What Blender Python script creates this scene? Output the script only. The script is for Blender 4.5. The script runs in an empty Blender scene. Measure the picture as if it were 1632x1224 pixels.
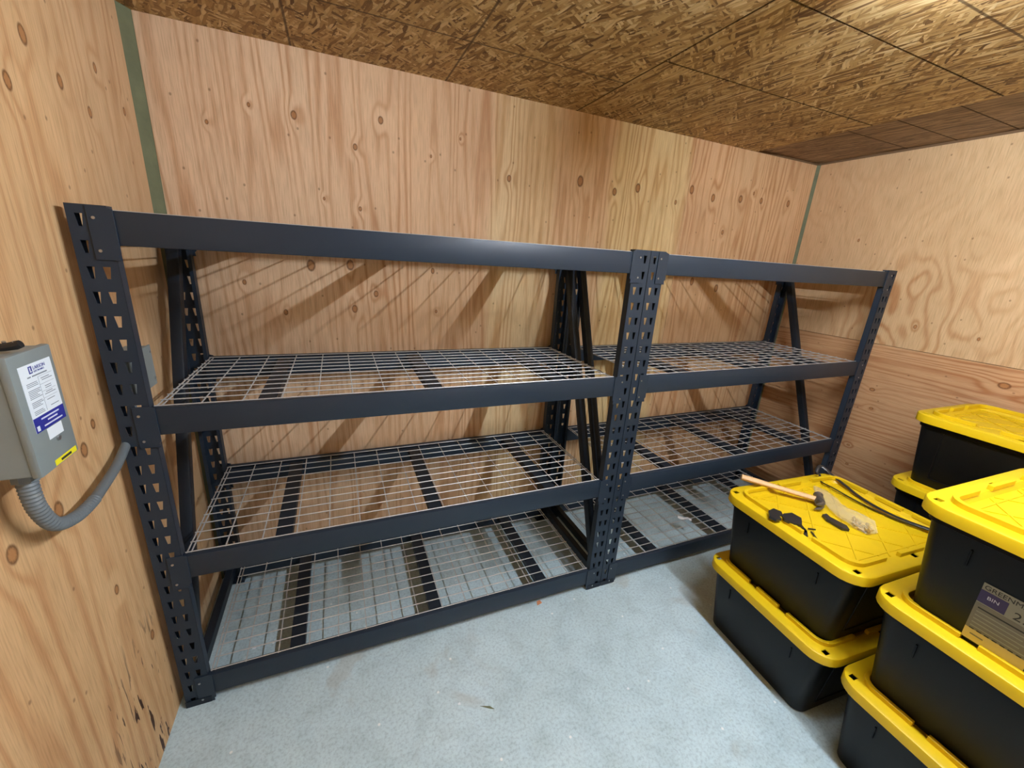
import bpy, bmesh, math, random
from mathutils import Vector, Matrix
random.seed(7)
scene = bpy.context.scene
COL = scene.collection
PI = math.pi

# ------------------------------------------------------------------ camera, world, exposure
cam_d = bpy.data.cameras.new('camera')
cam = bpy.data.objects.new('camera', cam_d); COL.objects.link(cam)
F_PX = 648.12
cam_d.sensor_fit = 'HORIZONTAL'; cam_d.sensor_width = 36.0; cam_d.lens = 36.0 * F_PX / 1632.0
cam_d.clip_start = 0.02; cam_d.clip_end = 60
fwd = Vector((0.38081578, 0.87574796, -0.29672351)).normalized()
right = Vector((0.92271557, -0.38067195, 0.06070287)); right = (right - fwd * right.dot(fwd)).normalized()
up = right.cross(fwd)
M = Matrix((right, up, -fwd)).transposed().to_4x4()
M.translation = Vector((0.65525, -1.53016, 1.78745))
cam.matrix_world = M
scene.camera = cam
w = bpy.data.worlds.new('world'); scene.world = w; w.use_nodes = True
w.node_tree.nodes['Background'].inputs[0].default_value = (0.75, 0.85, 1.0, 1)
w.node_tree.nodes['Background'].inputs[1].default_value = 0.12
scene.view_settings.view_transform = 'Standard'; scene.view_settings.look = 'None'
scene.view_settings.gamma = 1.0; scene.view_settings.use_curve_mapping = False
scene.view_settings.exposure = 0.62
LAMP_NEAR = 350.0      # emission strength of the tube over the racks
LAMP_FAR = 115.0       # emission strength of the tube at the far end of the room, behind the camera
LAMP_COL = (0.91, 1.0, 1.13, 1)
LAMP_X, LAMP_Z = 2.03, 2.520

# ------------------------------------------------------------------ dimensions (metres)
XL, XR, YB, YF, ZC = -0.028, 4.06, 0.77, -5.4, 2.588
W, D, PW, PD = 1.956, 0.70, 0.086, 0.036
ZT = 1.854
BH = 0.092
LEVELS = (0.129, 0.700, 1.265, 1.8434)
LXT, LYT, PITCH = 0.765, 0.622, 0.385

# ------------------------------------------------------------------ object helpers
def tag(o, label=None, cat=None, group=None, kind=None):
    if label: o['label'] = label
    if cat: o['category'] = cat
    if group: o['group'] = group
    if kind: o['kind'] = kind
    return o
def link(name, data, parent=None, loc=None, rot=None):
    o = bpy.data.objects.new(name, data); COL.objects.link(o)
    if parent is not None: o.parent = parent
    if loc is not None: o.location = loc
    if rot is not None: o.rotation_euler = rot
    return o
def empty(name, loc, rz=0.0):
    o = link(name, None, None, loc, (0, 0, rz)); o.empty_display_size = 0.1; return o

class MB:
    def __init__(s): s.v = []; s.f = []
    def add(s, vs, fs):
        n = len(s.v); s.v += [tuple(v) for v in vs]; s.f += [tuple(i + n for i in f) for f in fs]
    def box(s, x0, x1, y0, y1, z0, z1):
        s.add([(x0,y0,z0),(x1,y0,z0),(x1,y1,z0),(x0,y1,z0),(x0,y0,z1),(x1,y0,z1),(x1,y1,z1),(x0,y1,z1)],
              [(3,2,1,0),(4,5,6,7),(0,1,5,4),(1,2,6,5),(2,3,7,6),(3,0,4,7)])
    def bar(s, a, b, w, t, upv=(1,0,0)):
        a = Vector(a); b = Vector(b); d = (b-a).normalized(); u = Vector(upv); u = (u-d*u.dot(d)).normalized(); v = d.cross(u)
        P = []
        for p in (a, b):
            for i, j in ((-1,-1),(1,-1),(1,1),(-1,1)): P.append(p + u*(t/2*i) + v*(w/2*j))
        s.add(P, [(3,2,1,0),(4,5,6,7),(0,1,5,4),(1,2,6,5),(2,3,7,6),(3,0,4,7)])
    def tube(s, pts, r, n=8, caps=True, flat=None):
        pts = [Vector(p) for p in pts]; rs = r if isinstance(r, (list, tuple)) else [r]*len(pts)
        ring = []; prev = None
        for i, p in enumerate(pts):
            d = (pts[min(i+1, len(pts)-1)] - pts[max(i-1, 0)]).normalized()
            if prev is None:
                u = Vector((0,0,1)) if abs(d.z) < 0.9 else Vector((1,0,0))
            else: u = prev
            u = (u - d*u.dot(d)).normalized(); prev = u; v = d.cross(u)
            for k in range(n):
                a = 2*PI*k/n
                ring.append(p + u*(math.sin(a)*rs[i]*(flat or 1)) + v*(math.cos(a)*rs[i]))
        fs = []
        for i in range(len(pts)-1):
            for k in range(n):
                fs.append((i*n+k, i*n+(k+1)%n, (i+1)*n+(k+1)%n, (i+1)*n+k))
        if caps:
            fs.append(tuple(range(n-1, -1, -1))); fs.append(tuple((len(pts)-1)*n+k for k in range(n)))
        s.add(ring, fs)
    def prism(s, poly, z0, z1):
        n = len(poly)
        s.add([(x,y,z0) for x,y in poly] + [(x,y,z1) for x,y in poly],
              [tuple(range(n-1,-1,-1)), tuple(range(n,2*n))] + [(i,(i+1)%n,n+(i+1)%n,n+i) for i in range(n)])
    def mesh(s, name, mat, smooth=False, bevel=0.0, fix=True):
        me = bpy.data.meshes.new(name); me.from_pydata(s.v, [], s.f)
        if fix:
            bm = bmesh.new(); bm.from_mesh(me); bmesh.ops.recalc_face_normals(bm, faces=bm.faces)
            if bevel: bmesh.ops.bevel(bm, geom=[e for e in bm.edges if len(e.link_faces)==2 and e.calc_face_angle(0) > 0.6], offset=bevel, segments=2, affect='EDGES', profile=0.5, clamp_overlap=True)
            bm.to_mesh(me); bm.free()
        if mat: me.materials.append(mat)
        if smooth:
            for p in me.polygons: p.use_smooth = True
            try: me.set_sharp_from_angle(angle=math.radians(35))
            except Exception: pass
        me.update(); return me
    def obj(s, name, mat, parent=None, loc=None, rot=None, **k):
        return link(name, s.mesh(name, mat, **k), parent, loc, rot)

# ------------------------------------------------------------------ material helpers
def newmat(name):
    m = bpy.data.materials.new(name); m.use_nodes = True
    nt = m.node_tree; b = nt.nodes['Principled BSDF']; return m, nt, b
class N:
    """tiny node wiring helper"""
    def __init__(s, nt): s.nt = nt
    def put(s, sock, val):
        if hasattr(val, 'is_linked') or isinstance(val, bpy.types.NodeSocket): s.nt.links.new(val, sock)
        else: sock.default_value = val
    def math(s, op, a, b=0.0, c=None, clamp=False):
        n = s.nt.nodes.new('ShaderNodeMath'); n.operation = op; n.use_clamp = clamp
        s.put(n.inputs[0], a); s.put(n.inputs[1], b)
        if c is not None: s.put(n.inputs[2], c)
        return n.outputs[0]
    def vmath(s, op, a, b=(0,0,0)):
        n = s.nt.nodes.new('ShaderNodeVectorMath'); n.operation = op
        s.put(n.inputs[0], a); s.put(n.inputs[1], b)
        return n.outputs['Value'] if op in ('LENGTH','DISTANCE','DOT_PRODUCT') else n.outputs[0]
    def coord(s, kind='Object'): return s.nt.nodes.new('ShaderNodeTexCoord').outputs[kind]
    def sep(s, v):
        n = s.nt.nodes.new('ShaderNodeSeparateXYZ'); s.put(n.inputs[0], v); return n.outputs
    def comb(s, x, y, z=0.0):
        n = s.nt.nodes.new('ShaderNodeCombineXYZ'); s.put(n.inputs[0], x); s.put(n.inputs[1], y); s.put(n.inputs[2], z); return n.outputs[0]
    def noise(s, v, scale=1.0, detail=2.0, rough=0.5, dist=0.0):
        n = s.nt.nodes.new('ShaderNodeTexNoise'); s.put(n.inputs['Vector'], v); n.inputs['Scale'].default_value = scale
        n.inputs['Detail'].default_value = detail; n.inputs['Roughness'].default_value = rough; n.inputs['Distortion'].default_value = dist
        return n.outputs['Fac']
    def voro(s, v, scale=1.0, rnd=1.0):
        n = s.nt.nodes.new('ShaderNodeTexVoronoi'); s.put(n.inputs['Vector'], v); n.inputs['Scale'].default_value = scale
        n.inputs['Randomness'].default_value = rnd; n.voronoi_dimensions = '2D'; return n.outputs
    def mrange(s, v, a, b, c, d, smooth=False):
        n = s.nt.nodes.new('ShaderNodeMapRange'); s.put(n.inputs[0], v)
        for i, x in enumerate((a, b, c, d)): n.inputs[i+1].default_value = x
        if smooth: n.interpolation_type = 'SMOOTHSTEP'
        return n.outputs[0]
    def ramp(s, fac, stops, interp='LINEAR'):
        n = s.nt.nodes.new('ShaderNodeValToRGB'); s.put(n.inputs[0], fac); r = n.color_ramp; r.interpolation = interp
        while len(r.elements) < len(stops): r.elements.new(0.5)
        for e, (p, c) in zip(r.elements, stops): e.position = p; e.color = tuple(c) + (1,)
        return n.outputs[0]
    def mix(s, fac, a, b, mode='MIX'):
        n = s.nt.nodes.new('ShaderNodeMix'); n.data_type = 'RGBA'; n.blend_type = mode
        s.put(n.inputs[0], fac); s.put(n.inputs[6], a); s.put(n.inputs[7], b); return n.outputs[2]
    def bump(s, h, strength=0.3, dist=0.002):
        n = s.nt.nodes.new('ShaderNodeBump'); s.put(n.inputs['Height'], h); n.inputs['Strength'].default_value = strength
        n.inputs['Distance'].default_value = dist; return n.outputs[0]
def lin(r, g, b):
    f = lambda c: c/12.92 if c <= 0.04045 else ((c+0.055)/1.055)**2.4
    return (f(r/255), f(g/255), f(b/255))
def plain(name, col, rough=0.5, metal=0.0, spec=0.5, bumpy=0.0, bscale=200, var=0.0, emit=0.0, emcol=None):
    m, nt, b = newmat(name); n = N(nt)
    c = tuple(col) + (1,)
    if var:
        f = n.noise(n.coord(), 14.0, 4.0, 0.6)
        col_s = n.mix(1.0, c, n.ramp(f, [(0.25, (1-var,)*3), (0.75, (1+var*0.4,)*3)]), 'MULTIPLY')
        nt.links.new(col_s, b.inputs['Base Color'])
    else: b.inputs['Base Color'].default_value = c
    b.inputs['Roughness'].default_value = rough; b.inputs['Metallic'].default_value = metal
    b.inputs['Specular IOR Level'].default_value = spec
    if bumpy: nt.links.new(n.bump(n.noise(n.coord(), bscale, 2.0), bumpy, 0.001), b.inputs['Normal'])
    if emit: b.inputs['Emission Color'].default_value = emcol or c; b.inputs['Emission Strength'].default_value = emit
    return m

def plywood(name, ua, va, tones, knots, grain=12.0, waviness=1.0, lines=0.5, splits=None, offs=(0.0, 0.0), vscale=0.26, cu=5.0, lin_f=20.0, zone=None):
    """veneer: ua/va = index of the world axis across / along the grain; tones = [(u, sRGB)]; knots = [(u, v, radius)]"""
    m, nt, b = newmat(name); n = N(nt)
    xyz = n.sep(n.coord()); u, v = xyz[ua], xyz[va]
    lo, hi = tones[0][0], tones[-1][0]
    warp = n.noise(n.comb(n.math('ADD', u, offs[0]), n.math('MULTIPLY', v, 0.9)), 3.2, 3.0)
    uu = n.math('ADD', u, n.math('MULTIPLY', n.math('SUBTRACT', warp, 0.5), 0.05))
    base = n.ramp(n.mrange(uu, lo, hi, 0, 1), [((p-lo)/(hi-lo), lin(*[x + (e-x)*0.30 for x, e in zip(c, (240, 228, 206))])) for p, c in tones])
    field = n.noise(n.comb(n.math('MULTIPLY_ADD', u, cu, offs[0]), n.math('MULTIPLY_ADD', v, vscale, offs[1])), 1.0, 2.0, 0.45)
    fine = n.noise(n.comb(n.math('MULTIPLY', u, 26.0), n.math('MULTIPLY', v, 2.2)), 1.0, 2.0)
    kf = None; kd = None
    kq = None
    sc = n.comb(u, n.math('MULTIPLY', v, 1/1.45))
    for (ku, kv, kr) in knots:
        q = n.math('MULTIPLY', n.vmath('DISTANCE', sc, (ku, kv/1.45, 0.0)), 1.0/kr)
        kq = q if kq is None else n.math('MINIMUM', kq, q)
    if kq is not None:
        kq = n.math('ADD', kq, n.math('MULTIPLY', n.math('SUBTRACT', fine, 0.5), 0.35))
        kd = n.mrange(kq, 0.75, 1.1, 1.0, 0.0, True); kf = n.mrange(kq, 0.0, 5.0, 1.0, 0.0, True)
    t = n.math('ADD', n.math('MULTIPLY', field, grain*waviness), n.math('MULTIPLY', u, lin_f))
    t = n.math('ADD', t, n.math('MULTIPLY', fine, 0.35))
    if kf is not None: t = n.math('ADD', t, n.math('MULTIPLY', kf, 0.9))
    s = n.math('MULTIPLY_ADD', n.math('SINE', n.math('MULTIPLY', t, 2*PI)), 0.5, 0.5)
    s = n.math('POWER', s, 2.4)
    patch = n.mrange(n.noise(n.comb(n.math('MULTIPLY', u, 2.3), n.math('MULTIPLY', v, 0.9)), 1.0, 2.0), 0.3, 0.7, 0.25, 1.0)
    s = n.math('MULTIPLY', n.math('MULTIPLY', s, patch), lines)
    if zone:
        zq = n.vmath('LENGTH', n.vmath('MULTIPLY', n.vmath('SUBTRACT', n.comb(u, v), (zone[0], zone[1], 0)), (1/zone[2], 1/zone[3], 0)))
        s = n.math('MULTIPLY', s, n.mrange(zq, 0.5, 1.2, 1.0, 0.22, True))
    col = n.mix(s, base, n.mix(1.0, base, lin(205, 160, 118) + (1,), 'MULTIPLY'))
    pores = n.noise(n.comb(n.math('MULTIPLY', u, 230.0), n.math('MULTIPLY', v, 9.0)), 1.0, 3.0, 0.6)
    col = n.mix(1.0, col, n.ramp(pores, [(0.3, (0.80, 0.77, 0.72)), (0.55, (1, 1, 1)), (0.8, (1.06, 1.06, 1.05))]), 'MULTIPLY')
    blot = n.noise(n.comb(n.math('MULTIPLY', u, 3.1), n.math('MULTIPLY', v, 1.6), 4.0), 1.0, 4.0, 0.6)
    col = n.mix(1.0, col, n.ramp(blot, [(0.3, (0.90, 0.87, 0.83)), (0.65, (1.03, 1.02, 1.0))]), 'MULTIPLY')
    if kd is not None:
        ring = n.noise(n.comb(n.math('MULTIPLY', u, 190.0), n.math('MULTIPLY', v, 130.0)), 1.0, 1.0)
        kc = n.mix(n.mrange(n.math('ADD', kq, n.math('MULTIPLY', n.math('SUBTRACT', ring, 0.5), 0.5)), 0.45, 0.85, 0, 1, True), lin(172, 118, 70) + (1,), lin(96, 56, 26) + (1,))
        col = n.mix(n.math('MULTIPLY', kd, 0.88), col, kc)
    # pin knots and scuffs
    pin = n.voro(n.comb(n.math('MULTIPLY', u, 5.0), n.math('MULTIPLY', v, 4.0)), 1.0)
    col = n.mix(n.math('MULTIPLY', n.mrange(pin[0], 0.012, 0.03, 1, 0), 0.55), col, lin(105, 66, 36) + (1,))
    h = pores
    if splits:
        (u0, u1, v0, v1) = splits
        sp = n.noise(n.comb(n.math('MULTIPLY', u, 58.0), n.math('MULTIPLY', v, 7.0), 2.0), 1.0, 2.0, 0.55, 0.6)
        mask = n.math('MULTIPLY', n.math('MULTIPLY', n.mrange(u, u0-0.12, u0, 0, 1, True), n.mrange(u, u1, u1+0.1, 1, 0, True)),
                      n.math('MULTIPLY', n.mrange(v, v0-0.2, v0, 0, 1, True), n.mrange(v, v1, v1+0.35, 1, 0, True)))
        sp = n.math('MULTIPLY', n.mrange(sp, 0.615, 0.65, 0, 1, True), mask)
        col = n.mix(sp, col, lin(70, 44, 30) + (1,))
        h = n.math('SUBTRACT', pores, n.math('MULTIPLY', sp, 3.0))
    nt.links.new(col, b.inputs['Base Color'])
    b.inputs['Roughness'].default_value = 0.62; b.inputs['Specular IOR Level'].default_value = 0.3
    nt.links.new(n.bump(h, 0.12, 0.002), b.inputs['Normal'])
    return m

def osb(name, palette, angles, wx=15.0, wy=80.0, lines=()):
    m, nt, b = newmat(name); n = N(nt)
    co = n.coord(); xyz = n.sep(co); x, y = xyz[0], xyz[1]
    wob = n.noise(co, 5.0, 2.0)
    col = None; hgt = None
    for i, a in enumerate(angles):
        a = math.radians(a)
        ang = n.math('MULTIPLY_ADD', n.math('SUBTRACT', wob, 0.5), 1.1, a)
        # a fixed rotation plus a bend taken from low-frequency noise
        ca, sa = math.cos(a), math.sin(a)
        p = n.math('ADD', n.math('MULTIPLY', x, ca), n.math('MULTIPLY', y, sa))
        q = n.math('SUBTRACT', n.math('MULTIPLY', y, ca), n.math('MULTIPLY', x, sa))
        q = n.math('ADD', q, n.math('MULTIPLY', n.math('SUBTRACT', wob, 0.5), 0.06))
        vec = n.comb(n.math('MULTIPLY_ADD', p, wx, 3.7*i), n.math('MULTIPLY_ADD', q, wy, 9.1*i))
        vo = n.voro(vec, 1.0)
        rgb = n.sep(vo['Color'])
        fibre = n.noise(n.comb(n.math('MULTIPLY', p, 20.0), n.math('MULTIPLY', q, 420.0)), 1.0, 1.0)
        tone = n.math('ADD', rgb[0], n.math('MULTIPLY', n.math('SUBTRACT', fibre, 0.5), 0.25))
        c = n.ramp(tone, palette)
        edge = n.mrange(vo['Distance'], 0.42, 0.75, 1.0, 0.80)
        c = n.mix(1.0, c, n.comb(edge, edge, edge), 'MULTIPLY')
        if col is None: col, hgt = c, rgb[2]
        else:
            k = n.math('GREATER_THAN', rgb[1], 0.52)
            col = n.mix(k, col, c)
    grime = n.noise(co, 2.1, 4.0, 0.6)
    col = n.mix(1.0, col, n.ramp(grime, [(0.3, (0.82, 0.80, 0.78)), (0.7, (1.05, 1.05, 1.05))]), 'MULTIPLY')
    for (axis, pos) in lines:   # printed nailing lines, and the seam darkness painted in along the sheet joints
        d = n.math('ABSOLUTE', n.math('SUBTRACT', xyz[axis], pos))
        col = n.mix(n.mrange(d, 0.0028, 0.006, 0.8, 0.0), col, lin(66, 44, 24) + (1,))
    nt.links.new(col, b.inputs['Base Color']); b.inputs['Roughness'].default_value = 0.55
    b.inputs['Specular IOR Level'].default_value = 0.35
    nt.links.new(n.bump(hgt, 0.25, 0.002), b.inputs['Normal'])
    return m

# ------------------------------------------------------------------ materials
pink, tan = (226, 188, 150), (224, 186, 142)
KB = [(0.52,2.33,.013),(0.89,2.37,.013),(0.77,2.24,.011),(0.35,2.34,.007),(0.19,2.25,.007),(1.56,2.2,.013),(2.01,2.24,.022),(2.26,2.21,.016),
      (2.43,2.25,.02),(2.87,2.29,.02),(3.07,2.26,.019),(3.33,2.28,.02),(3.54,2.29,.016),(3.83,2.3,.017),(3.22,2.05,.012),(0.78,1.97,.009),
      (0.54,1.69,.02),(0.72,1.70,.02),(1.14,1.69,.011),(0.84,1.56,.013),(0.73,1.48,.015),(0.41,1.46,.011),(1.16,1.47,.008),(0.25,1.60,.009),
      (1.28,2.35,.006),(1.13,2.25,.006),(2.75,2.2,.011),(3.02,1.70,.02),(3.27,1.66,.02),(2.55,1.66,.014),(0.62,2.0,.006),(3.45,2.33,.009)]
M_BACK = plywood('plywood_back', 0, 2,
    [(-0.05,(224,184,146)),(0.55,(229,192,154)),(1.0,(222,180,138)),(1.44,(220,178,134)),(1.49,(232,204,152)),(1.80,(228,196,142)),(1.88,(222,182,136)),
     (2.2,(224,184,136)),(2.27,(232,204,140)),(2.79,(232,202,140)),(2.85,(216,168,120)),(3.4,(218,172,122)),(4.1,(214,166,116))],
    KB, grain=12.0, waviness=1.0, lines=0.72, vscale=0.33, lin_f=15.0)
KL = [(0.07,2.24,.017),(-0.04,2.11,.015),(0.2,2.18,.015),(0.44,2.29,.012),(0.34,2.14,.012),(0.61,2.21,.011),(-0.13,1.2,.017),(-0.29,1.11,.018),(-0.46,1.11,.018),(-0.06,1.25,.012),(-0.16,0.74,.012),(-0.04,0.43,.015),(-0.3,1.75,.01),(0.4,1.1,.013)]
M_LEFT = plywood('plywood_left', 1, 2, [(-5.5,(204,156,100)),(-0.9,(202,150,92)),(-0.45,(204,154,96)),(0.05,(208,160,104)),(0.45,(206,164,116)),(0.8,(198,154,108))],
    KL, grain=9.0, lines=0.55, lin_f=11.0, vscale=0.34, splits=(-0.30, -0.02, 0.02, 0.30), offs=(3.3, 1.7), cu=4.0)
M_RIGHT_UP = plywood('plywood_right_upper', 1, 2, [(-5.5,(212,168,116)),(-1.2,(214,174,124)),(-0.2,(208,168,116)),(0.8,(204,160,112))],
    [(-0.12,1.52,.010),(-0.42,1.50,.008),(0.10,1.72,.007),(0.35,2.05,.008)], grain=10.0, waviness=1.0, lines=0.85, offs=(7.1, 2.2), vscale=1.7, cu=3.0, lin_f=8.0, zone=(-0.12, 1.55, 0.62, 0.42))
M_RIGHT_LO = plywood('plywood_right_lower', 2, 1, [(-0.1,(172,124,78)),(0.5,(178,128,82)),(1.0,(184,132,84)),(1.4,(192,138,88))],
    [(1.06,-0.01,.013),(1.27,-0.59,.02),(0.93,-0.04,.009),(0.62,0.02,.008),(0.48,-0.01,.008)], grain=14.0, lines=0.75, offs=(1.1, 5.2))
OSB_PAL = [(0.0, lin(104, 72, 40)), (0.2, lin(148, 112, 64)), (0.5, lin(184, 148, 94)), (0.8, lin(206, 174, 120)), (1.0, lin(226, 200, 150))]
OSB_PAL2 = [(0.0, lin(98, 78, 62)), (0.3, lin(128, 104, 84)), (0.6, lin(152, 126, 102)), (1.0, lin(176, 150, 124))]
M_OSB = osb('oriented_strand_board', OSB_PAL, (8, 64, -38, 118, 30, -75), 19.0, 90.0, lines=((1, 0.335),(0, 1.2),(0, 0.53),(0, 1.943)))
M_OSB_R = osb('oriented_strand_board_right', OSB_PAL, (84, 66, 104, 40, 95), 11.0, 95.0, lines=((1, -0.65),(1, 0.075),(1, -0.42),(0, 1.943)))
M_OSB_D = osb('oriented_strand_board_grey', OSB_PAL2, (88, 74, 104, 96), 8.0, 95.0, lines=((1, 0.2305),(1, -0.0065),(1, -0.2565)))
def concrete():
    m, nt, b = newmat('concrete'); n = N(nt); co = n.coord()
    a = n.noise(co, 1.3, 5.0, 0.6); f = n.noise(co, 85.0, 4.0, 0.7); g = n.noise(co, 7.0, 4.0, 0.6, 0.4)
    col = n.ramp(a, [(0.3, lin(182, 203, 209)), (0.5, lin(190, 212, 219)), (0.7, lin(198, 219, 226))])
    col = n.mix(1.0, col, n.ramp(f, [(0.34, (0.74, 0.77, 0.78)), (0.52, (1, 1, 1)), (0.68, (1.07, 1.07, 1.06))]), 'MULTIPLY')
    col = n.mix(1.0, col, n.ramp(g, [(0.34, (0.88, 0.89, 0.89)), (0.55, (1.02, 1.02, 1.02))]), 'MULTIPLY')
    st = n.noise(co, 2.6, 3.0, 0.5, 0.8)
    col = n.mix(n.mrange(st, 0.62, 0.72, 0, 0.35, True), col, lin(168, 166, 156) + (1,))
    fl = n.voro(co, 3.1); col = n.mix(n.mrange(fl[0], 0.012, 0.02, 0.9, 0), col, lin(236, 240, 240) + (1,))
    nt.links.new(col, b.inputs['Base Color'])
    nt.links.new(n.mrange(g, 0.3, 0.7, 0.36, 0.55), b.inputs['Roughness']); b.inputs['Specular IOR Level'].default_value = 0.45
    nt.links.new(n.bump(f, 0.08, 0.002), b.inputs['Normal'])
    return m
M_FLOOR = concrete()
M_GREEN = plain('green_treated_timber', lin(112, 118, 88), 0.7, var=0.25)
M_STEEL = plain('dark_blue_grey_powder_coat', (0.0155, 0.0275, 0.046), 0.45, 0.0, 0.40, bumpy=0.05, bscale=600)
M_STEEL2 = plain('black_powder_coat', (0.008, 0.0135, 0.022), 0.48, 0.0, 0.35)
M_WIRE = plain('galvanised_wire', (0.55, 0.55, 0.54), 0.48, 0.4, 0.5)
M_RIVET = plain('zinc_rivet', (0.45, 0.45, 0.45), 0.35, 0.9)
M_YEL = plain('yellow_plastic', (0.70, 0.475, 0.006), 0.42, 0.0, 0.4, bumpy=0.04, bscale=400, var=0.06)
M_BLK = plain('black_plastic', (0.0030, 0.0035, 0.0042), 0.45, 0.0, 0.22, bumpy=0.06, bscale=350)
M_GREY = plain('grey_enamel', lin(128, 138, 138), 0.45, var=0.08)
M_COND = plain('grey_flexible_conduit', lin(104, 112, 116), 0.5)
M_WHITE = plain('white_label', lin(226, 234, 240), 0.5)
M_BLUE = plain('blue_label', lin(36, 42, 140), 0.5)
M_INK = plain('grey_ink', lin(120, 130, 140), 0.6)
M_INKB = plain('blue_ink', lin(50, 58, 140), 0.6)
M_INKW = plain('white_ink', lin(214, 218, 236), 0.6)
M_YLAB = plain('yellow_label', lin(238, 226, 30), 0.5)
M_HAN = plain('black_handle_rubber', (0.012, 0.012, 0.013), 0.4)
M_WOODH = plain('hickory_handle', lin(222, 180, 128), 0.5, var=0.15)
M_IRON = plain('worn_steel', (0.22, 0.20, 0.18), 0.42, 0.8, var=0.2)
M_STRAP = plain('black_strap_plastic', (0.015, 0.016, 0.018), 0.3, 0.0, 0.6)
M_CREAM = plain('clear_bag_contents', lin(190, 160, 96), 0.55, var=0.3)
M_PURP = plain('purple_print', lin(58, 46, 96), 0.5)
M_GLAB = plain('grey_green_label', lin(150, 152, 136), 0.5)
M_GLAB2 = plain('grey_label_print', lin(122, 120, 106), 0.5)
M_CLAB = plain('cream_label_strip', lin(212, 196, 130), 0.5)
M_DINK = plain('dark_ink', lin(40, 42, 38), 0.6)
M_ORANGE = plain('orange_scrap', lin(206, 140, 100), 0.6)
M_FOIL = plain('silver_foil', (0.85, 0.86, 0.88), 0.35, 0.2)
M_TUBE = plain('lamp_diffuser', (0.9, 0.9, 0.9), 0.5, emit=LAMP_NEAR, emcol=LAMP_COL)
M_TUBE2 = plain('lamp_diffuser_far', (0.9, 0.9, 0.9), 0.5, emit=LAMP_FAR, emcol=LAMP_COL)
M_LAMPW = plain('white_lamp_housing', (0.75, 0.75, 0.74), 0.5)
def bagmat():
    m, nt, b = newmat('clear_plastic_bag'); n = N(nt)
    b.inputs['Base Color'].default_value = (0.85, 0.76, 0.50, 1); b.inputs['Roughness'].default_value = 0.18
    b.inputs['Alpha'].default_value = 0.26; b.inputs['Specular IOR Level'].default_value = 0.8
    nt.links.new(n.bump(n.noise(n.coord(), 70.0, 3.0), 0.8, 0.01), b.inputs['Normal']); return m
M_BAG = bagmat()

# ------------------------------------------------------------------ room shell
T = 0.06
def slab(name, b, mat, label, cat):
    m = MB(); m.box(*b); o = m.obj(name, mat); tag(o, label, cat, kind='structure'); return o
def panel(b, mat, parent):
    m = MB(); m.box(*b); return m.obj('panel', mat, parent, bevel=0.0012)
M_STUD = plain('bare_framing_timber', lin(120, 92, 62), 0.8)
floor = slab('floor', (XL-T, XR+T, YF-T, YB+T, -0.08, 0.0), M_FLOOR, 'pale blue-grey concrete floor under the racks and bins', 'floor')
wb = slab('wall_back', (XL-T, XR+T, YB+0.012, YB+T, 0.0, ZC+0.05), M_STUD, 'plywood wall behind the two black racks', 'wall')
panel((0.0, 2.838, YB, YB+0.012, 0.0, ZC), M_BACK, wb)
panel((2.840, XR-0.012, YB, YB+0.012, 0.0, ZC), M_BACK, wb)
wl = slab('wall_left', (XL-T, XL-0.012, YF, YB+0.012, 0.0, ZC+0.05), M_STUD, 'knotty plywood wall carrying the grey electrical boxes', 'wall')
panel((XL-0.012, XL, -1.70, 0.715, 0.0, ZC), M_LEFT, wl)
panel((XL-0.012, XL, YF, -1.702, 0.0, ZC), M_LEFT, wl)
wr = slab('wall_right', (XR+0.012, XR+T, YF, YB+0.012, 0.0, ZC+0.05), M_STUD, 'plywood wall behind the far stack of bins, in two sheets', 'wall')
panel((XR, XR+0.012, YF, YB-0.02, 1.374, ZC), M_RIGHT_UP, wr)
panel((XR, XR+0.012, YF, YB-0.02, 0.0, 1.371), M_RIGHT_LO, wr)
wf = slab('wall_front', (XL-T, XR+T, YF-T, YF, 0.0, ZC+0.05), M_LEFT, 'plywood wall closing the room behind the viewer', 'wall')
ce = slab('ceiling', (XL-T, XR+T, YF-T, YB+T, ZC+0.03, ZC+0.09), M_STUD, 'brown strand board ceiling of butted sheets', 'ceiling')
g = 0.0030
panel((XL-0.05, 1.943-g, -0.42+g, YB+0.04, ZC, ZC+0.012), M_OSB, ce)
panel((XL-0.05, 1.943-g, -2.2, -0.42-g, ZC, ZC+0.012), M_OSB, ce)
panel((1.943+g, 3.39, 0.075+g, YB+0.04, ZC, ZC+0.012), M_OSB_R, ce)
panel((1.943+g, 3.39, -0.42+g, 0.075-g, ZC, ZC+0.012), M_OSB_R, ce)
panel((1.943+g, 3.39, -2.2, -0.42-g, ZC, ZC+0.012), M_OSB_R, ce)
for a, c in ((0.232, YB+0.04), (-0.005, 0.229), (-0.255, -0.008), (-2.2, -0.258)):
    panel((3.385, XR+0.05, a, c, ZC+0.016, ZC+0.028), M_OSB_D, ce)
panel((XL-0.05, XR+0.05, YF, -2.203, ZC, ZC+0.012), M_OSB, ce)
# green corner timbers showing between the sheets
m = MB(); m.prism([(XL-0.012, 0.715), (XL-0.004, 0.715), (0.0, YB+0.002), (0.0, YB+0.012), (XL-0.012, YB+0.012)], 0.0, ZC)
tag(m.obj('trim_1', M_GREEN), 'green corner timber between the near left and back plywood walls', 'trim', kind='structure')
m = MB(); m.prism([(XR-0.012, YB+0.002), (XR+0.002, YB-0.02), (XR+0.012, YB-0.02), (XR+0.012, YB+0.012), (XR-0.012, YB+0.012)], 0.0, ZC)
tag(m.obj('trim_2', M_GREEN), 'dark green strip in the far corner beside the bins', 'trim', kind='structure')

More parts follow.
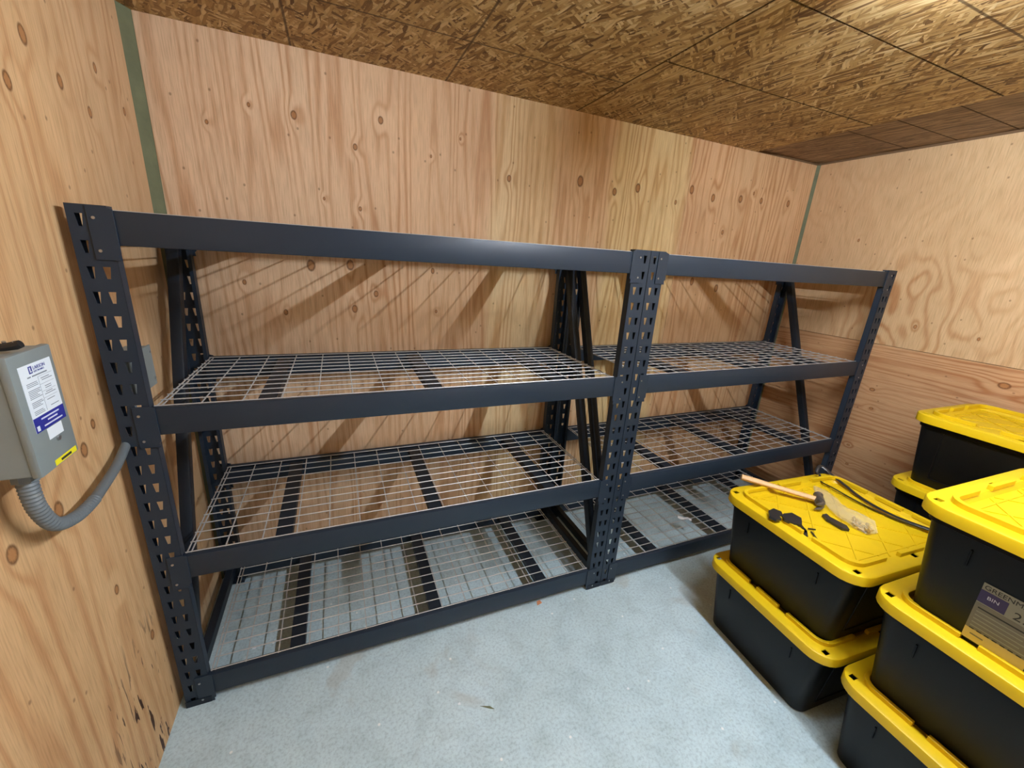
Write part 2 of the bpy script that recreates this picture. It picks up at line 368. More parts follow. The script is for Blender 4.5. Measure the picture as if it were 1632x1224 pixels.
# ------------------------------------------------------------------ tube lamps on the ceiling
def tube_lamp(y0, y1, mat, label):
    t = empty('tube_lamp', (LAMP_X, (y0+y1)/2, ZC))
    tag(t, label, 'lamp', 'ceiling tube lamps')
    h = (y1-y0)/2
    m = MB(); m.box(-0.024, 0.024, -h, h, -0.032, 0.0); m.obj('housing', M_LAMPW, t, bevel=0.004)
    z = LAMP_Z-ZC
    m = MB(); m.tube([(0, -h+0.02, z), (0, h-0.02, z)], 0.013, 16); m.obj('tube', mat, t, smooth=True)
    for q in (-1, 1):
        m = MB(); m.box(-0.021, 0.021, q*(h-0.010)-0.012, q*(h-0.010)+0.012, z-0.022, -0.030); m.obj('lamp_holder', M_LAMPW, t, bevel=0.003)
tube_lamp(-1.90, -0.69, M_TUBE, 'white tube lamp on the ceiling above the yellow-lidded bins')
tube_lamp(-4.6, -3.4, M_TUBE2, 'white tube lamp on the ceiling far behind the viewer')

# ------------------------------------------------------------------ racks
def post_mesh():
    """C-channel upright: face at y=0, flanges going +y, two columns of keyholes"""
    m = MB(); x0, x1 = 0.0, PW
    cols = [(0.0, PW/2, PW*0.29), (PW/2, PW, PW*0.69)]
    pitch = 0.069; zs = [1.814 - pitch*i for i in range(27)]
    bounds = [ZT] + [z - pitch/2 for z in zs[:-1]] + [0.0]
    th = 0.002
    for (a, b, c) in cols:
        for k, zc in enumerate(zs):
            zt, zb = bounds[k], bounds[k+1]
            hw, hb, hh = 0.0088, 0.0042, 0.0165
            zc2 = max(zc, 0.022)
            out = [(a, zb), (b, zb), (b, zt), (a, zt)]
            inn = [(c-hb, zc2-hh), (c+hb, zc2-hh), (c+hw, zc2+hh), (c-hw, zc2+hh)]
            vs = [(x, 0, z) for x, z in out + inn] + [(x, th, z) for x, z in out + inn]
            fs = []
            for i in range(4):
                j = (i+1) % 4
                fs += [(i, j, 4+j, 4+i), (8+j, 8+i, 12+i, 12+j), (4+i, 4+j, 12+j, 12+i)]
            m.add(vs, fs)
    m.box(x0, x0+th, th, PD, 0.0, ZT)
    m.box(x1-th, x1, th, PD, 0.0, ZT)
    m.box(x0, x0+0.014, PD-th, PD, 0.0, ZT)
    m.box(x1-0.014, x1, PD-th, PD, 0.0, ZT)
    me = m.mesh('post', M_STEEL, fix=False)
    return me
POST = post_mesh()
def beam_mesh():
    m = MB(); a, b = PW-0.002, W-PW+0.002
    m.box(a, b, -0.001, 0.020, -BH, 0.0)
    m.box(a, b, 0.020, 0.042, -BH, -0.012)
    return m.mesh('beam', M_STEEL, bevel=0.0025, smooth=True)
BEAM = beam_mesh()
def bracket_mesh(sgn):
    m = MB()
    x0, x1 = PW*0.50, PW+0.014
    prof = [(x0, -0.132), (PW-0.001, -0.132), (PW-0.001, -0.134), (x1-0.004, -0.134), (x1-0.006, -0.118), (x1, -0.112), (x1, -BH), (x1, 0.002), (PW-0.004, 0.008), (x0, 0.008)]
    n = len(prof); q = [(sgn*x, z) for x, z in prof]
    m.add([(x, -0.0045, z) for x, z in q] + [(x, -0.0005, z) for x, z in q],
          [tuple(range(n)), tuple(range(2*n-1, n-1, -1))] + [(i, (i+1) % n, n+(i+1) % n, n+i) for i in range(n)])
    return m.mesh('bracket', M_STEEL2 if False else M_STEEL, bevel=0.0008)
BRK = {1: bracket_mesh(1), -1: bracket_mesh(-1)}
def rivet_mesh(sgn):
    m = MB(); c = Vector((sgn*PW*0.66, -0.0045, 0)); m.tube([c, c + Vector((0, -0.002, 0))], 0.0042, 8)
    return m.mesh('rivet', M_RIVET)
RIV = {1: rivet_mesh(1), -1: rivet_mesh(-1)}
def deck_mesh():
    m = MB(); r = 0.0025; x0, x1, y0, y1 = 0.093, W-0.093, 0.024, D-0.030
    nc = 15; nl = 12
    for i in range(nc+1):
        x = x0 + (x1-x0)*i/nc
        m.tube([(x, y0-0.003, -0.004), (x, y1+0.003, -0.004)], r, 5)
    for x in (x0+0.013, x1-0.013): m.tube([(x, y0, -0.004), (x, y1, -0.004)], r, 5)
    for j in range(nl):
        y = y0 + (y1-y0)*j/(nl-1)
        m.tube([(x0-0.003, y, 0.000), (x1+0.003, y, 0.000)], r, 5)
    return m.mesh('wire_deck', M_WIRE, smooth=True)
DECK = deck_mesh()
def support_mesh():
    m = MB(); hw = 0.029
    m.box(-hw, hw, 0.040, D-0.042, -0.012, -0.0085)
    m.box(-hw, -hw+0.003, 0.040, D-0.042, -0.040, -0.012)
    m.box(hw-0.003, hw, 0.040, D-0.042, -0.040, -0.012)
    return m.mesh('deck_support', M_STEEL2)
SUP = support_mesh()
def brace_mesh():
    m = MB(); m.bar((0, D-PD-0.02, 1.76), (0, PD+0.02, 0.20), 0.046, 0.042, (1, 0, 0)); return m.mesh('diagonal_brace', M_STEEL2, bevel=0.006, smooth=True)
BRACE = brace_mesh()
def tie_mesh():
    m = MB(); m.bar((0, PD-0.01, 0), (0, D-PD+0.01, 0), 0.05, 0.034, (1, 0, 0)); return m.mesh('side_tie', M_STEEL2, bevel=0.004)
TIE = tie_mesh()
def foot_mesh():
    m = MB(); m.box(0.0, PW, -0.006, PD+0.004, 0.0, 0.006); m.box(0.0, PW, -0.006, -0.004, 0.006, 0.030)
    return m.mesh('foot', M_STEEL2)
FOOT = foot_mesh()
def rack(x, label):
    t = empty('shelving_unit', (x, 0, 0)); tag(t, label, 'shelving', 'steel wire-deck racks')
    for px, py, rz in ((0, 0, 0), (W-PW, 0, 0), (PW, D, PI), (W, D, PI)):
        p = link('post', POST, t, (px, py, 0), (0, 0, rz))
        link('foot', FOOT, p)
    for z in LEVELS:
        for back in (0, 1):
            b = link('beam', BEAM, t, (0, 0, z) if not back else (W, D, z), (0, 0, PI*back))
            for s in (1, -1):
                link('bracket', BRK[s], b, (0 if s > 0 else W, 0, 0))
                if not back:
                    for dz in (-0.022, -0.108): link('rivet', RIV[s], b, (0 if s > 0 else W, 0, dz))
        link('wire_deck', DECK, t, (0, 0, z))
        for sx in (0.40, 1.005, 1.585): link('deck_support', SUP, t, (sx, 0, z))
    for sx in (0.040, W-0.040):
        link('diagonal_brace', BRACE, t, (sx, 0, 0))
        for tz in (0.10, 1.795): link('side_tie', TIE, t, (sx, 0, tz))
    return t
rack(0.0, 'dark steel four-level rack with wire decks, against the wall with the electrical boxes')
rack(W+0.003, 'dark steel four-level rack with wire decks, behind the yellow-lidded bins')

# ------------------------------------------------------------------ bins
def rrect(lx, ly, r, z, n=6):
    P = []
    for cx, cy, a0 in ((lx/2-r, ly/2-r, 0), (-lx/2+r, ly/2-r, PI/2), (-lx/2+r, -ly/2+r, PI), (lx/2-r, -ly/2+r, 1.5*PI)):
        for k in range(n+1):
            a = a0 + PI/2*k/n; P.append((cx + r*math.cos(a), cy + r*math.sin(a), z))
    return P
def loft(m, loops, cap0=True, cap1=True):
    n = len(loops[0]); vs = [p for L in loops for p in L]; fs = []
    for i in range(len(loops)-1):
        for k in range(n): fs.append((i*n+k, i*n+(k+1) % n, (i+1)*n+(k+1) % n, (i+1)*n+k))
    if cap0: fs.append(tuple(range(n-1, -1, -1)))
    if cap1: fs.append(tuple((len(loops)-1)*n+k for k in range(n)))
    m.add(vs, fs)
def lid_mesh():
    X, Y = LXT, LYT
    m = MB()
    def L(o, z, r=0.085): return rrect(X-2*o, Y-2*o, max(r-o*0.7, 0.012), z)
    loft(m, [L(0.074, -0.021), L(0.066, -0.021), L(0.054, -0.004), L(0.006, -0.004), L(0.005, -0.040), L(0.0, -0.040), L(0.0, -0.008), L(0.002, -0.003), L(0.007, 0.0), L(0.058, 0.0), L(0.070, -0.017)])
    base = m.mesh('lid', M_YEL)
    cut = MB()
    for sx in (-1, 0, 1):
        for sy in (-1, 1): cut.box(sx*0.336-0.013, sx*0.336+0.013, sy*0.270-0.010, sy*0.270+0.010, -0.03, 0.02)
    cme = cut.mesh('cutter', None)
    a = bpy.data.objects.new('a', base); c = bpy.data.objects.new('c', cme); COL.objects.link(a); COL.objects.link(c)
    md = a.modifiers.new('b', 'BOOLEAN'); md.object = c; md.operation = 'DIFFERENCE'; md.solver = 'EXACT'
    dg = bpy.context.evaluated_depsgraph_get(); ev = a.evaluated_get(dg)
    me = bpy.data.meshes.new_from_object(ev)
    bpy.data.objects.remove(a); bpy.data.objects.remove(c)
    me.name = 'lid'
    me.materials.clear(); me.materials.append(M_YEL)
    for p in me.polygons: p.use_smooth = True; p.material_index = 0
    me.set_sharp_from_angle(angle=math.radians(32))
    return me
def ridge_meshes():
    X, Y = LXT/2-0.056, LYT/2-0.056; w = 0.015; h = 0.017
    out = []
    for sx in (-1, 1):
        for sy in (-1, 1):
            # L-shaped corner ridges with a rounded elbow
            r = 0.050; cx, cy = sx*(X-r), sy*(Y-r)
            path = [(sx*(X-0.17), sy*Y)] + [(cx + sx*r*math.sin(a), cy + sy*r*math.cos(a)) for a in [PI/2*k/6 for k in range(7)]] + [(sx*X, sy*(Y-0.16))]
            L = []; Rr = []
            for i, p in enumerate(path):
                d = Vector(path[min(i+1, len(path)-1)]) - Vector(path[max(i-1, 0)]); nn = Vector((-d.y, d.x)).normalized()*w/2
                L.append((p[0]+nn.x, p[1]+nn.y)); Rr.append((p[0]-nn.x, p[1]-nn.y))
            m = MB(); m.prism(L + Rr[::-1], -0.002, h); out.append(m.mesh('stacking_ridge', M_YEL, bevel=0.0015))
    for s in (-1, 1):
        m = MB(); m.box(-0.075, 0.075, s*Y-w/2, s*Y+w/2, -0.002, h); out.append(m.mesh('stacking_ridge', M_YEL, bevel=0.002))
        m = MB(); m.box(s*X-w/2, s*X+w/2, -0.055, 0.055, -0.002, h); out.append(m.mesh('stacking_ridge', M_YEL, bevel=0.002))
    return out
def rib_mesh():
    m = MB(); ax, ay = LXT/2-0.075, LYT/2-0.075; step = 0.165
    for sgn in (1, -1):
        for k in range(-6, 7):
            c = k*step; pts = []
            # y = sgn*x*0.9 + c clipped to the panel
            sl = 0.9*sgn
            for x in (-ax, ax):
                y = sl*x + c
                if abs(y) <= ay: pts.append((x, y))
            for y in (-ay, ay):
                x = (y-c)/sl
                if abs(x) < ax: pts.append((x, y))
            if len(pts) >= 2:
                m.bar((pts[0][0], pts[0][1], -0.0165), (pts[1][0], pts[1][1], -0.0165), 0.006, 0.005, (0, 0, 1))
    # frame lines round the panel
    for s in (-1, 1):
        m.box(-ax, ax, s*(ay-0.02)-0.003, s*(ay-0.02)+0.003, -0.018, -0.014)
        m.box(s*(ax-0.02)-0.003, s*(ax-0.02)+0.003, -ay, ay, -0.018, -0.014)
    return m.mesh('rib', M_YEL)
def body_mesh():
    m = MB(); X, Y = LXT-0.044, LYT-0.044; H = PITCH-0.017
    def L(o, z, r=0.042): return rrect(X-2*o, Y-2*o, r, z)
    loft(m, [L(0.045, 0.0), L(0.040, 0.008), L(0.012, H-0.050), L(0.006, H-0.047), L(0.006, H-0.030), L(0.010, H-0.024)])
    return m.mesh('body', M_BLK, smooth=True)
def mould_meshes():
    """proud ribs and recess frames moulded on the bin sides, one mesh each"""
    X, Y = LXT/2-0.022, LYT/2-0.022; H = PITCH-0.017; zt = H-0.051; out = []
    def ins(z): return 0.040 + (0.012-0.040)*(z-0.008)/(H-0.058)
    def one(a, b, w, t, u): m = MB(); m.bar(a, b, w, t, u); out.append(m.mesh('moulded_rib', M_BLK, bevel=0.001))
    for s in (-1, 1):
        for f in (-0.28, 0.28):
            z0, z1 = zt-0.085, zt-0.03
            one((s*(X-ins(z0)), f*2*Y, z0), (s*(X-ins(z1)), f*2*Y, z1), 0.005, 0.008, (s, 0, 0))
        for f in (-0.34, 0.34): one((f*2*X, s*(Y-ins(0.06)), 0.06), (f*2*X, s*(Y-ins(zt)), zt), 0.006, 0.006, (0, s, 0))
        one((-0.68*X, s*(Y-ins(0.06)), 0.06), (0.68*X, s*(Y-ins(0.06)), 0.06), 0.006, 0.006, (0, s, 0))
    return out
LID, RIDGE, RIB, BODY, PANEL = lid_mesh(), ridge_meshes(), rib_mesh(), body_mesh(), mould_meshes()
def bin_(x, y, level, rz, label):
    t = empty('storage_bin', (x, y, PITCH*level), rz)
    tag(t, label, 'bin', 'black bins with yellow lids')
    b = link('body', BODY, t); b['label'] = 'black ribbed tub'
    for r in PANEL: link('moulded_rib', r, b)
    l = link('lid', LID, t, (0, 0, PITCH)); l['label'] = 'yellow snap-on lid'
    for r in RIDGE: link('stacking_ridge', r, l)
    link('diamond_rib', RIB, l)
    return t
R = math.radians
bin_(2.690, -0.668, 0, R(-4), 'yellow-lidded black bin on the floor, under the bin with the hammer')
bin_(2.695, -0.664, 1, R(-3.5), 'yellow-lidded black bin with a hammer and black scraps on its lid')
bin_(2.650, -1.302, 0, R(-3), 'yellow-lidded black bin on the floor at the bottom right edge')
bin_(2.655, -1.304, 1, R(-2.5), 'yellow-lidded black bin under the labelled bin at the right edge')
BL = bin_(2.655, -1.318, 2, R(-1.5), 'yellow-lidded black bin with a paper label, topmost of the nearest stack')
bin_(3.672, -0.895, 0, R(90.5), 'yellow-lidded black bin lowest in the stack by the far plywood wall')
bin_(3.675, -0.893, 1, R(90), 'middle yellow-lidded black bin in the stack by the far plywood wall')
bin_(3.660, -0.900, 2, R(89), 'topmost yellow-lidded black bin in the stack by the far plywood wall')
# a stack standing outside the view, nearest to the lamp behind the viewer
for k in range(3): bin_(2.52, -1.99, k, R(1), ('lowest', 'middle', 'topmost')[k] + ' yellow-lidded black bin of the stack outside the right edge')

# ---- text helper
def text(name, s, size, mat, parent, loc, rot, align='LEFT', depth=0.0002):
    cu = bpy.data.curves.new(name, 'FONT'); cu.body = s; cu.size = size; cu.align_x = align; cu.extrude = depth
    tmp = bpy.data.objects.new('tmp', cu); COL.objects.link(tmp)
    me = bpy.data.meshes.new_from_object(tmp.evaluated_get(bpy.context.evaluated_depsgraph_get()))
    bpy.data.objects.remove(tmp); me.materials.clear(); me.materials.append(mat); me.name = name
    return link(name, me, parent, loc, rot)

# paper label on the short side of the top near bin (side faces -X)
H = PITCH-0.017
def side_pt(yy, z, off=0.0):
    ins = 0.022 + 0.040 + (0.012-0.040)*(z-0.008)/(H-0.058)
    return (-(LXT/2-ins) - off, yy, z)
slope = math.atan2((0.040-0.012), (H-0.058))
def lrect(name, a0, a1, b0, b1, mat, parent, off):
    m = MB(); m.box(a0, a1, b0, b1, off-0.0004, off); return m.obj(name, mat, parent)
labm = MB(); labm.box(-0.068, 0.058, -0.10, 0.10, -0.0006, 0.0)
lab = labm.obj('paper_label', M_GLAB, BL)
lab['label'] = 'grey-green paper label with cream strip'
zax = Vector((-math.cos(slope), 0, -math.sin(slope))); xax = Vector((0, -1, 0)); yax = zax.cross(xax)
MM = Matrix((xax, yax, zax)).transposed().to_4x4(); MM.translation = Vector(side_pt(0.048, 0.112, 0.0015)); lab.matrix_local = MM
lrect('print', -0.068, 0.058, -0.064, 0.030, M_GLAB2, lab, 0.0006)
lrect('print', -0.068, 0.058, -0.10, -0.062, M_CLAB, lab, 0.0008)
lrect('print', -0.068, -0.012, 0.034, 0.076, M_PURP, lab, 0.0008)
text('lettering', 'GREENMADE', 0.0195, M_DINK, lab, (-0.064, 0.081, 0.0006), (0, 0, 0))
text('lettering', 'BIN', 0.016, M_INKW, lab, (-0.052, 0.053, 0.0010), (0, 0, 0))
text('lettering', '27', 0.034, M_DINK, lab, (0.002, 0.038, 0.0010), (0, 0, 0))
for i in range(6): lrect('print', -0.060, 0.056-0.02*(i % 2), -0.052+0.013*i, -0.048+0.013*i, M_DINK if i == 5 else M_GLAB, lab, 0.0010)
for i in range(7): lrect('print', -0.060+0.016*i, -0.050+0.016*i, -0.062, -0.0585, M_DINK, lab, 0.0012)
lrect('print', -0.054, -0.026, -0.080, -0.076, M_GLAB2, lab, 0.0012)

# ------------------------------------------------------------------ things on the near-left bin lid
ZL = 2*PITCH
def hammer():
    a = Vector((2.470, -0.318, ZL+0.036)); b = Vector((2.700, -0.560, ZL+0.010))
    d = (b-a); t = empty('hammer', (a.x, a.y, ZL))
    tag(t, 'claw hammer with pale wooden handle lying on the yellow lid', 'hammer')
    o = Vector((a.x, a.y, ZL))
    m = MB(); n = 9; pts = [a - o + d*(i/(n-1)) for i in range(n)]
    m.tube(pts, [0.0165, 0.0175, 0.0165, 0.0150, 0.0140, 0.0140, 0.0145, 0.0150, 0.0145], 12, flat=0.82)
    m.obj('handle', M_WOODH, t, smooth=True)
    hb = b - o; side = Vector((0.80, 0.60, 0)).normalized(); dn = d.normalized()
    m = MB(); m.tube([hb - side*0.022, hb + side*0.012, hb + side*0.030, hb + side*0.048], [0.021, 0.020, 0.015, 0.021], 12)
    hd = m.obj('head', M_IRON, t, smooth=True)
    m = MB()
    for k in (-1, 1):
        p = [hb - side*0.016 + Vector((0, 0, 0.004*k)), hb - side*0.045 + dn*0.006 + Vector((0, 0, 0.007*k)), hb - side*0.068 - dn*0.004 + Vector((0, 0, 0.010*k)), hb - side*0.085 - dn*0.022 + Vector((0, 0, 0.012*k))]
        m.tube(p, [0.014, 0.012, 0.010, 0.004], 8)
    m.obj('claw', M_IRON, hd, smooth=True)
hammer()
def flat_piece(name, poly, z0, z1, mat, label, cat, rim=False, group=None):
    cx = sum(p[0] for p in poly)/len(poly); cy = sum(p[1] for p in poly)/len(poly)
    k = 1.2 if name == 'plastic_clip' else 1.0
    m = MB(); m.prism([((x-cx)*k, (y-cy)*k) for x, y in poly], 0, z1-z0)
    o = m.obj(name, mat, None, (cx, cy, z0), bevel=0.0012); tag(o, label, cat, group); return o
ZP = ZL - 0.0145
flat_piece('plastic_clip', [(2.352,-0.560),(2.385,-0.556),(2.395,-0.580),(2.375,-0.600),(2.360,-0.596),(2.350,-0.612),(2.325,-0.610),(2.322,-0.585)], ZL+0.0105, ZL+0.022, M_STRAP, 'notched black plastic clip at the lid edge, beside the hammer handle', 'clip')
flat_piece('plastic_clip', [(2.395,-0.600),(2.430,-0.606),(2.432,-0.640),(2.412,-0.655),(2.392,-0.668),(2.372,-0.655),(2.362,-0.625),(2.375,-0.605)], ZL+0.0105, ZL+0.024, M_STRAP, 'larger folded black plastic clip between the other black scraps', 'clip')
for i, (x0, y0, x1, y1, wd) in enumerate(((2.452,-0.630,2.425,-0.672,.011),(2.432,-0.668,2.405,-0.690,.010),(2.425,-0.676,2.385,-0.705,.013),(2.450,-0.672,2.475,-0.688,.005),(2.442,-0.690,2.408,-0.738,.006))):
    m = MB(); c = Vector(((x0+x1)/2, (y0+y1)/2, 0)); m.bar((x0-c.x, y0-c.y, 0.003), (x1-c.x, y1-c.y, 0.003), wd, 0.005, (0, 0, 1))
    tag(m.obj('plastic_scrap', M_STRAP, None, (c.x, c.y, ZP+0.0), bevel=0.0008),
        ['short thick black plastic sliver next to the folded clip', 'short black plastic sliver between two longer ones', 'stubby black plastic strip pointing at the bin edge', 'hooked thin black plastic shred furthest from the bin edge', 'long thin black plastic sliver nearest the lid corner'][i], 'scrap', 'black plastic slivers on the lid')
flat_piece('plastic_lump', [(2.640,-0.632),(2.628,-0.655),(2.632,-0.720),(2.612,-0.742),(2.590,-0.728),(2.594,-0.660),(2.612,-0.630)], ZP, ZP+0.012, M_STRAP, 'flat black plastic cap beside the clear bag', 'cap')
# clear bag with hardware
def bag():
    t = empty('hardware_bag', (2.76, -0.62, ZP)); tag(t, 'crumpled clear plastic bag of tan hardware on the yellow lid', 'bag')
    path = [(2.862,-0.448),(2.835,-0.490),(2.800,-0.535),(2.765,-0.580),(2.735,-0.630),(2.715,-0.690),(2.700,-0.745),(2.690,-0.785)]
    wid = [0.010, 0.030, 0.040, 0.036, 0.040, 0.052, 0.056, 0.030]; hgt = [0.003, 0.008, 0.011, 0.012, 0.014, 0.022, 0.024, 0.004]
    m = MB(); n = 14; ring = []
    rnd = random.Random(3)
    for i, (x, y) in enumerate(path):
        d = Vector(path[min(i+1, 7)]) - Vector(path[max(i-1, 0)]); s = Vector((d.y, -d.x)).normalized()
        for k in range(n):
            a = 2*PI*k/n; j = 1 + rnd.uniform(-0.22, 0.22)
            ring.append((x + s.x*math.cos(a)*wid[i]*j - 2.76, y + s.y*math.cos(a)*wid[i]*j + 0.62, max(0.0005, hgt[i] + math.sin(a)*hgt[i]*j)))
    fs = [(i*n+k, i*n+(k+1) % n, (i+1)*n+(k+1) % n, (i+1)*n+k) for i in range(7) for k in range(n)]
    fs += [tuple(range(n-1, -1, -1)), tuple(7*n+k for k in range(n))]
    m.add(ring, fs); m.obj('bag_film', M_BAG, t, smooth=True)
    for i in range(16):
        f = 0.45 + 0.55*rnd.random(); p = 4.2 + f*2.6; i0 = int(p); fr = p-i0; i1 = min(i0+1, 7)
        x = path[i0][0]*(1-fr)+path[i1][0]*fr + rnd.uniform(-.024, .024); y = path[i0][1]*(1-fr)+path[i1][1]*fr + rnd.uniform(-.012, .012)
        m = MB(); a = rnd.uniform(0, PI); z = 0.006+rnd.random()*0.018
        m.tube([(-0.011*math.cos(a), -0.011*math.sin(a), 0), (0.009*math.cos(a), 0.009*math.sin(a), 0), (0.0095*math.cos(a), 0.0095*math.sin(a), 0), (0.012*math.cos(a), 0.012*math.sin(a), 0)], [0.004, 0.004, 0.0075, 0.0070], 8)
        m.obj('bolt', M_CREAM, t, (x-2.76, y+0.62, z))
bag()
# black strapping
def ribbon(name, paths, wd, th, mat, label, cat):
    base = Vector(paths[0][-1]); t = empty(name, (base.x, base.y, ZP)); tag(t, label, cat)
    o = Vector((base.x, base.y, ZP))
    for P in paths:
        m = MB()
        # Catmull-Rom resample
        Q = [Vector(p) for p in P]; S = []
        for i in range(len(Q)-1):
            p0, p1, p2, p3 = Q[max(i-1, 0)], Q[i], Q[i+1], Q[min(i+2, len(Q)-1)]
            for k in range(6):
                u = k/6; S.append(0.5*((2*p1) + (p2-p0)*u + (2*p0-5*p1+4*p2-p3)*u*u + (3*p1-p0-3*p2+p3)*u**3))
        S.append(Q[-1])
        m.tube([s-o for s in S], wd, 8, flat=th/wd)
        m.obj('strap_loop', mat, t, smooth=True)
z1 = ZP+0.006
ribbon('strapping', [
    [(2.985,-0.372,ZL+0.008),(3.010,-0.362,ZL+0.032),(3.030,-0.370,ZL+0.036),(3.030,-0.425,ZL+0.014),(3.010,-0.50,z1+0.01),(2.975,-0.58,z1+.004),(2.950,-0.66,z1+.004),(2.940,-0.75,z1+.006),(2.950,-0.835,z1+.012),(2.965,-0.90,z1+.02)],
    [(2.940,-0.395,ZL+0.020),(2.955,-0.405,ZL+0.018),(2.935,-0.425,z1+0.004),(2.925,-0.50,z1+.004),(2.915,-0.58,z1+.002),(2.915,-0.66,z1),(2.925,-0.75,z1),(2.945,-0.835,z1+.006),(2.965,-0.90,z1+.012)]],
    0.009, 0.0035, M_STRAP, 'looped black plastic strapping along the lid beside the clear bag', 'strapping')

# ------------------------------------------------------------------ electrical boxes on the left wall
BX = 0.090; BY0, BY1, BZ0, BZ1 = -0.520, -0.388, 1.310, 1.557
def rbox(m, x0, x1, y0, y1, z0, z1): m.box(x0, x1, y0, y1, z0, z1)
t = empty('disconnect_box', (XL, (BY0+BY1)/2, BZ0)); tag(t, 'grey metal electrical disconnect box with a white and blue label', 'electrical box')
ox, oy, oz = XL, (BY0+BY1)/2, BZ0
hw, hh, dp = (BY1-BY0)/2, BZ1-BZ0, BX-XL
m = MB(); m.box(0, dp-0.014, -hw+0.003, hw-0.003, 0.003, hh-0.003); m.obj('enclosure', M_GREY, t, bevel=0.003)
m = MB(); m.box(dp-0.016, dp, -hw, hw, 0.0, hh); cov = m.obj('cover', M_GREY, t, bevel=0.004, smooth=True)
hy = -0.468-oy
m = MB(); m.tube([(0.006, hy-0.012, hh+0.009), (dp*0.80, hy-0.002, hh+0.010), (dp*0.93, hy, hh+0.013), (dp*0.99, hy, hh+0.016)], [0.0075, 0.0075, 0.0085, 0.0075], 10); hd = m.obj('switch_handle', M_HAN, t, smooth=True)
for q in (0.80, 0.92):
    m = MB(); c = Vector((dp*q, hy, hh+0.016)); m.tube([c, c+Vector((0.001, -0.002, 0.005))], 0.003, 8); m.obj('handle_screw', M_RIVET, hd)
# label on the cover; local frame: x -> +Y world, y -> up, z -> +X
LM = Matrix(((0, 0, 1, dp), (1, 0, 0, 0), (0, 1, 0, 0), (0, 0, 0, 1)))
lb = MB(); lb.box(-0.046, 0.052, 0.088, 0.222, 0, 0.0006); L1 = lb.obj('specification_label', M_WHITE, t); L1.matrix_local = LM
L1['label'] = 'white label with blue bottom band'
def pr_(a0, a1, b0, b1, mat, off=0.0009): return lrect('print', a0, a1, b0, b1, mat, L1, off)
pr_(-0.046, 0.052, 0.088, 0.118, M_BLUE)
pr_(-0.019, -0.009, 0.203, 0.2175, M_INKB); pr_(-0.0165, -0.0135, 0.2065, 0.2155, M_WHITE, 0.0012); pr_(-0.0165, -0.0115, 0.2055, 0.2080, M_WHITE, 0.0012)
text('lettering', 'LARSON', 0.0098, M_INKB, L1, (-0.006, 0.209, 0.0009), (0, 0, 0))
text('lettering', 'ELECTRONICS', 0.0050, M_INKB, L1, (-0.006, 0.2035, 0.0009), (0, 0, 0))
pr_(-0.028, -0.018, 0.196, 0.1985, M_INK); pr_(-0.014, 0.032, 0.196, 0.1985, M_INK)
rr = random.Random(5)
for (b0, cnt) in ((0.186, 3), (0.172, 6), (0.148, 4), (0.130, 3)):
    for i in range(cnt): pr_(-0.036, -0.036+0.030+rr.uniform(-.006, .006), b0-0.0032*i-0.0012, b0-0.0032*i, M_INK)
for b0 in (0.188, 0.184, 0.170, 0.166, 0.158, 0.154, 0.142, 0.128): pr_(0.008+rr.uniform(0, .008), 0.036+rr.uniform(-.004, .008), b0-0.0014, b0, M_INK)
for b0 in (0.193, 0.176, 0.161, 0.147): pr_(0.002, 0.046, b0-0.0004, b0, M_INK)
pr_(0.001, 0.0014, 0.122, 0.193, M_INK)
for b0, a0, a1 in ((0.1125, -0.024, 0.034), (0.1050, -0.006, 0.026), (0.0965, -0.020, 0.040)): pr_(a0, a1, b0-0.0030, b0, M_INKW, 0.0012)
pr_(-0.042, -0.034, 0.091, 0.101, M_WHITE, 0.0012)
m = MB(); m.box(-0.016, 0.032, 0.062, 0.086, 0, 0.0006); o = m.obj('small_label', M_WHITE, t); o.matrix_local = LM
m = MB(); m.box(-0.020, 0.056, 0.004, 0.016, 0, 0.0006); o = m.obj('warning_label', M_YLAB, t); o.matrix_local = LM; o['label'] = 'yellow warning strip'
lrect('print', 0.000, 0.036, 0.007, 0.012, M_DINK, o, 0.0010)
m = MB(); m.tube([(0.008, 0.056, 0.0), (0.008, 0.056, 0.004)], 0.005, 12); o = m.obj('cover_screw', M_RIVET, t); o.matrix_local = LM

# flexible conduit leaving the box and running behind the post to the second box
C0 = [(0.035,-0.462,BZ0+0.02),(0.035,-0.468,1.272),(0.035,-0.462,1.212),(0.033,-0.425,1.150),(0.030,-0.352,1.118),(0.026,-0.270,1.108),(0.022,-0.200,1.112),(0.016,-0.100,1.124),(0.008,-0.020,1.140),(0.003,0.045,1.165),(0.000,0.095,1.205),(0.000,0.112,1.245),(0.000,0.116,1.290)]
Q = [Vector(p) for p in C0]; S = []
for i in range(len(Q)-1):
    p0, p1, p2, p3 = Q[max(i-1, 0)], Q[i], Q[i+1], Q[min(i+2, len(Q)-1)]
    for k in range(14):
        u = k/14; S.append(0.5*((2*p1) + (p2-p0)*u + (2*p0-5*p1+4*p2-p3)*u*u + (3*p1-p0-3*p2+p3)*u**3))
S.append(Q[-1])
t = empty('conduit', (0.035, -0.465, BZ0)); tag(t, 'grey flexible conduit hanging in a loop below the disconnect box', 'conduit')
o3 = Vector((0.035, -0.465, BZ0))
m = MB(); rad = [(0.0160 - 0.0035*min(1.0, i/70.0)) + ((0.0022 if i < 75 else 0.0006) if i % 2 else 0.0) for i in range(len(S))]
m.tube([s-o3 for s in S], rad, 14); m.obj('sleeve', M_COND, t, smooth=True)
m = MB(); m.tube([Vector(C0[0])-o3, Vector(C0[1])-o3+Vector((0, 0, 0.012))], 0.0215, 8); m.obj('gland', M_COND, t)
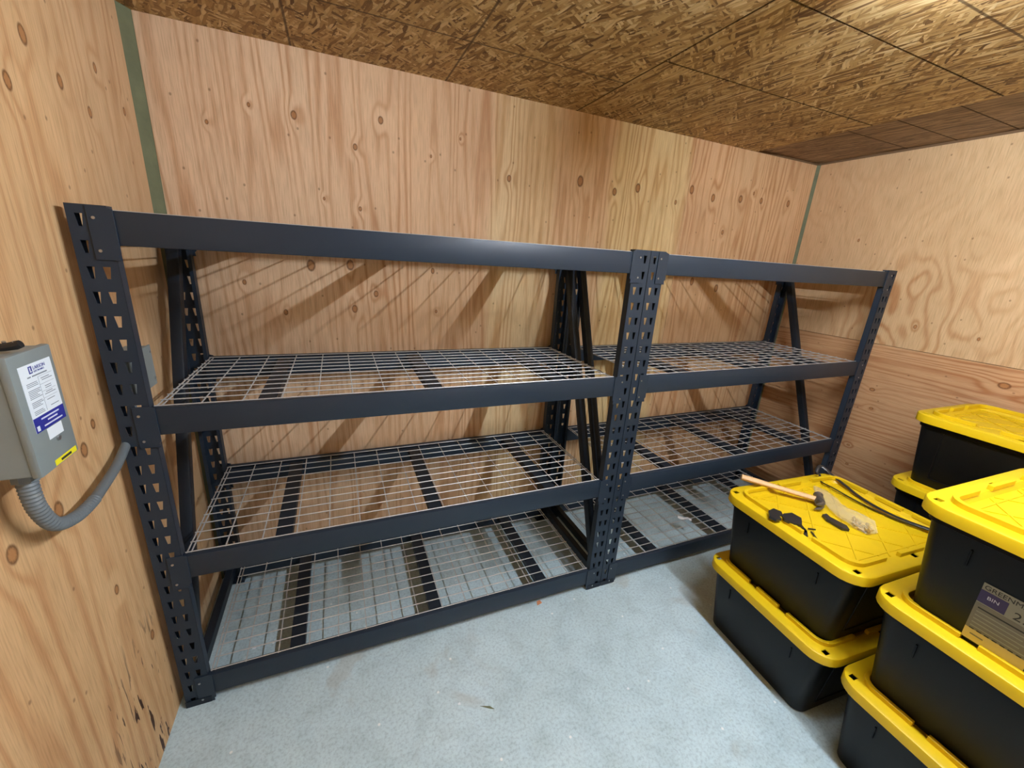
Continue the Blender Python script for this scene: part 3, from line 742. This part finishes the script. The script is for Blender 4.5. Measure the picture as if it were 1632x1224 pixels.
# second box, between the front and rear posts
t = empty('junction_box', (XL, 0.150, 1.285)); tag(t, 'small grey metal junction box behind the rack post', 'electrical box')
m = MB(); m.box(0, 0.062, -0.085, 0.075, 0.0, 0.135); m.obj('enclosure', M_GREY, t, bevel=0.003)
m = MB(); m.box(0.062, 0.068, -0.088, 0.078, -0.003, 0.138); cv = m.obj('cover', M_GREY, t, bevel=0.002)
for yy, zz in ((0.066, 0.02), (-0.076, 0.115), (0.066, 0.115)):
    m = MB(); m.tube([(0.068, yy, zz), (0.071, yy, zz)], 0.004, 8); m.obj('cover_screw', M_RIVET, cv)

# ------------------------------------------------------------------ small litter
flat_piece('tape_scrap', [(1.548,-0.012),(1.580,-0.004),(1.576,0.018),(1.556,0.014)], 0.0, 0.003, M_ORANGE, 'small orange scrap on the floor in front of the rack', 'scrap')
flat_piece('twig', [(1.095,-0.395),(1.135,-0.410),(1.150,-0.428),(1.132,-0.420)], 0.0, 0.002, M_GREEN, 'tiny dark sliver on the open concrete floor', 'scrap')
for (x, y, s, lb_) in ((1.018,-0.358,.006,'white speck on the floor nearest the first rack'), (1.733,-0.551,.006,'white speck on the floor nearest the bins'), (0.20,0.20,.009,'white chip on the floor under the lowest deck by the plywood wall')):
    flat_piece('paint_chip', [(x-s, y-s*.6), (x+s, y-s*.8), (x+s*.8, y+s), (x-s*.7, y+s*.7)], 0.0, 0.002, M_WHITE, lb_, 'chip')
m = MB(); rnd = random.Random(9); pts = []
for i in range(5):
    for j in range(3): pts.append((-0.044+0.022*i+rnd.uniform(-.003, .003), -0.016+0.016*j, rnd.uniform(0.001, 0.016)))
m.add(pts, [(i*3+j, (i+1)*3+j, (i+1)*3+j+1, i*3+j+1) for i in range(4) for j in range(2)])
o = m.obj('foil_wrapper', M_FOIL, None, (2.775, 0.205, LEVELS[0]+0.003), (0, 0, R(-40)))
sd = o.modifiers.new('thick', 'SOLIDIFY'); sd.thickness = 0.001
tag(o, 'crumpled silver wrapper on the lowest deck behind the bins', 'wrapper')
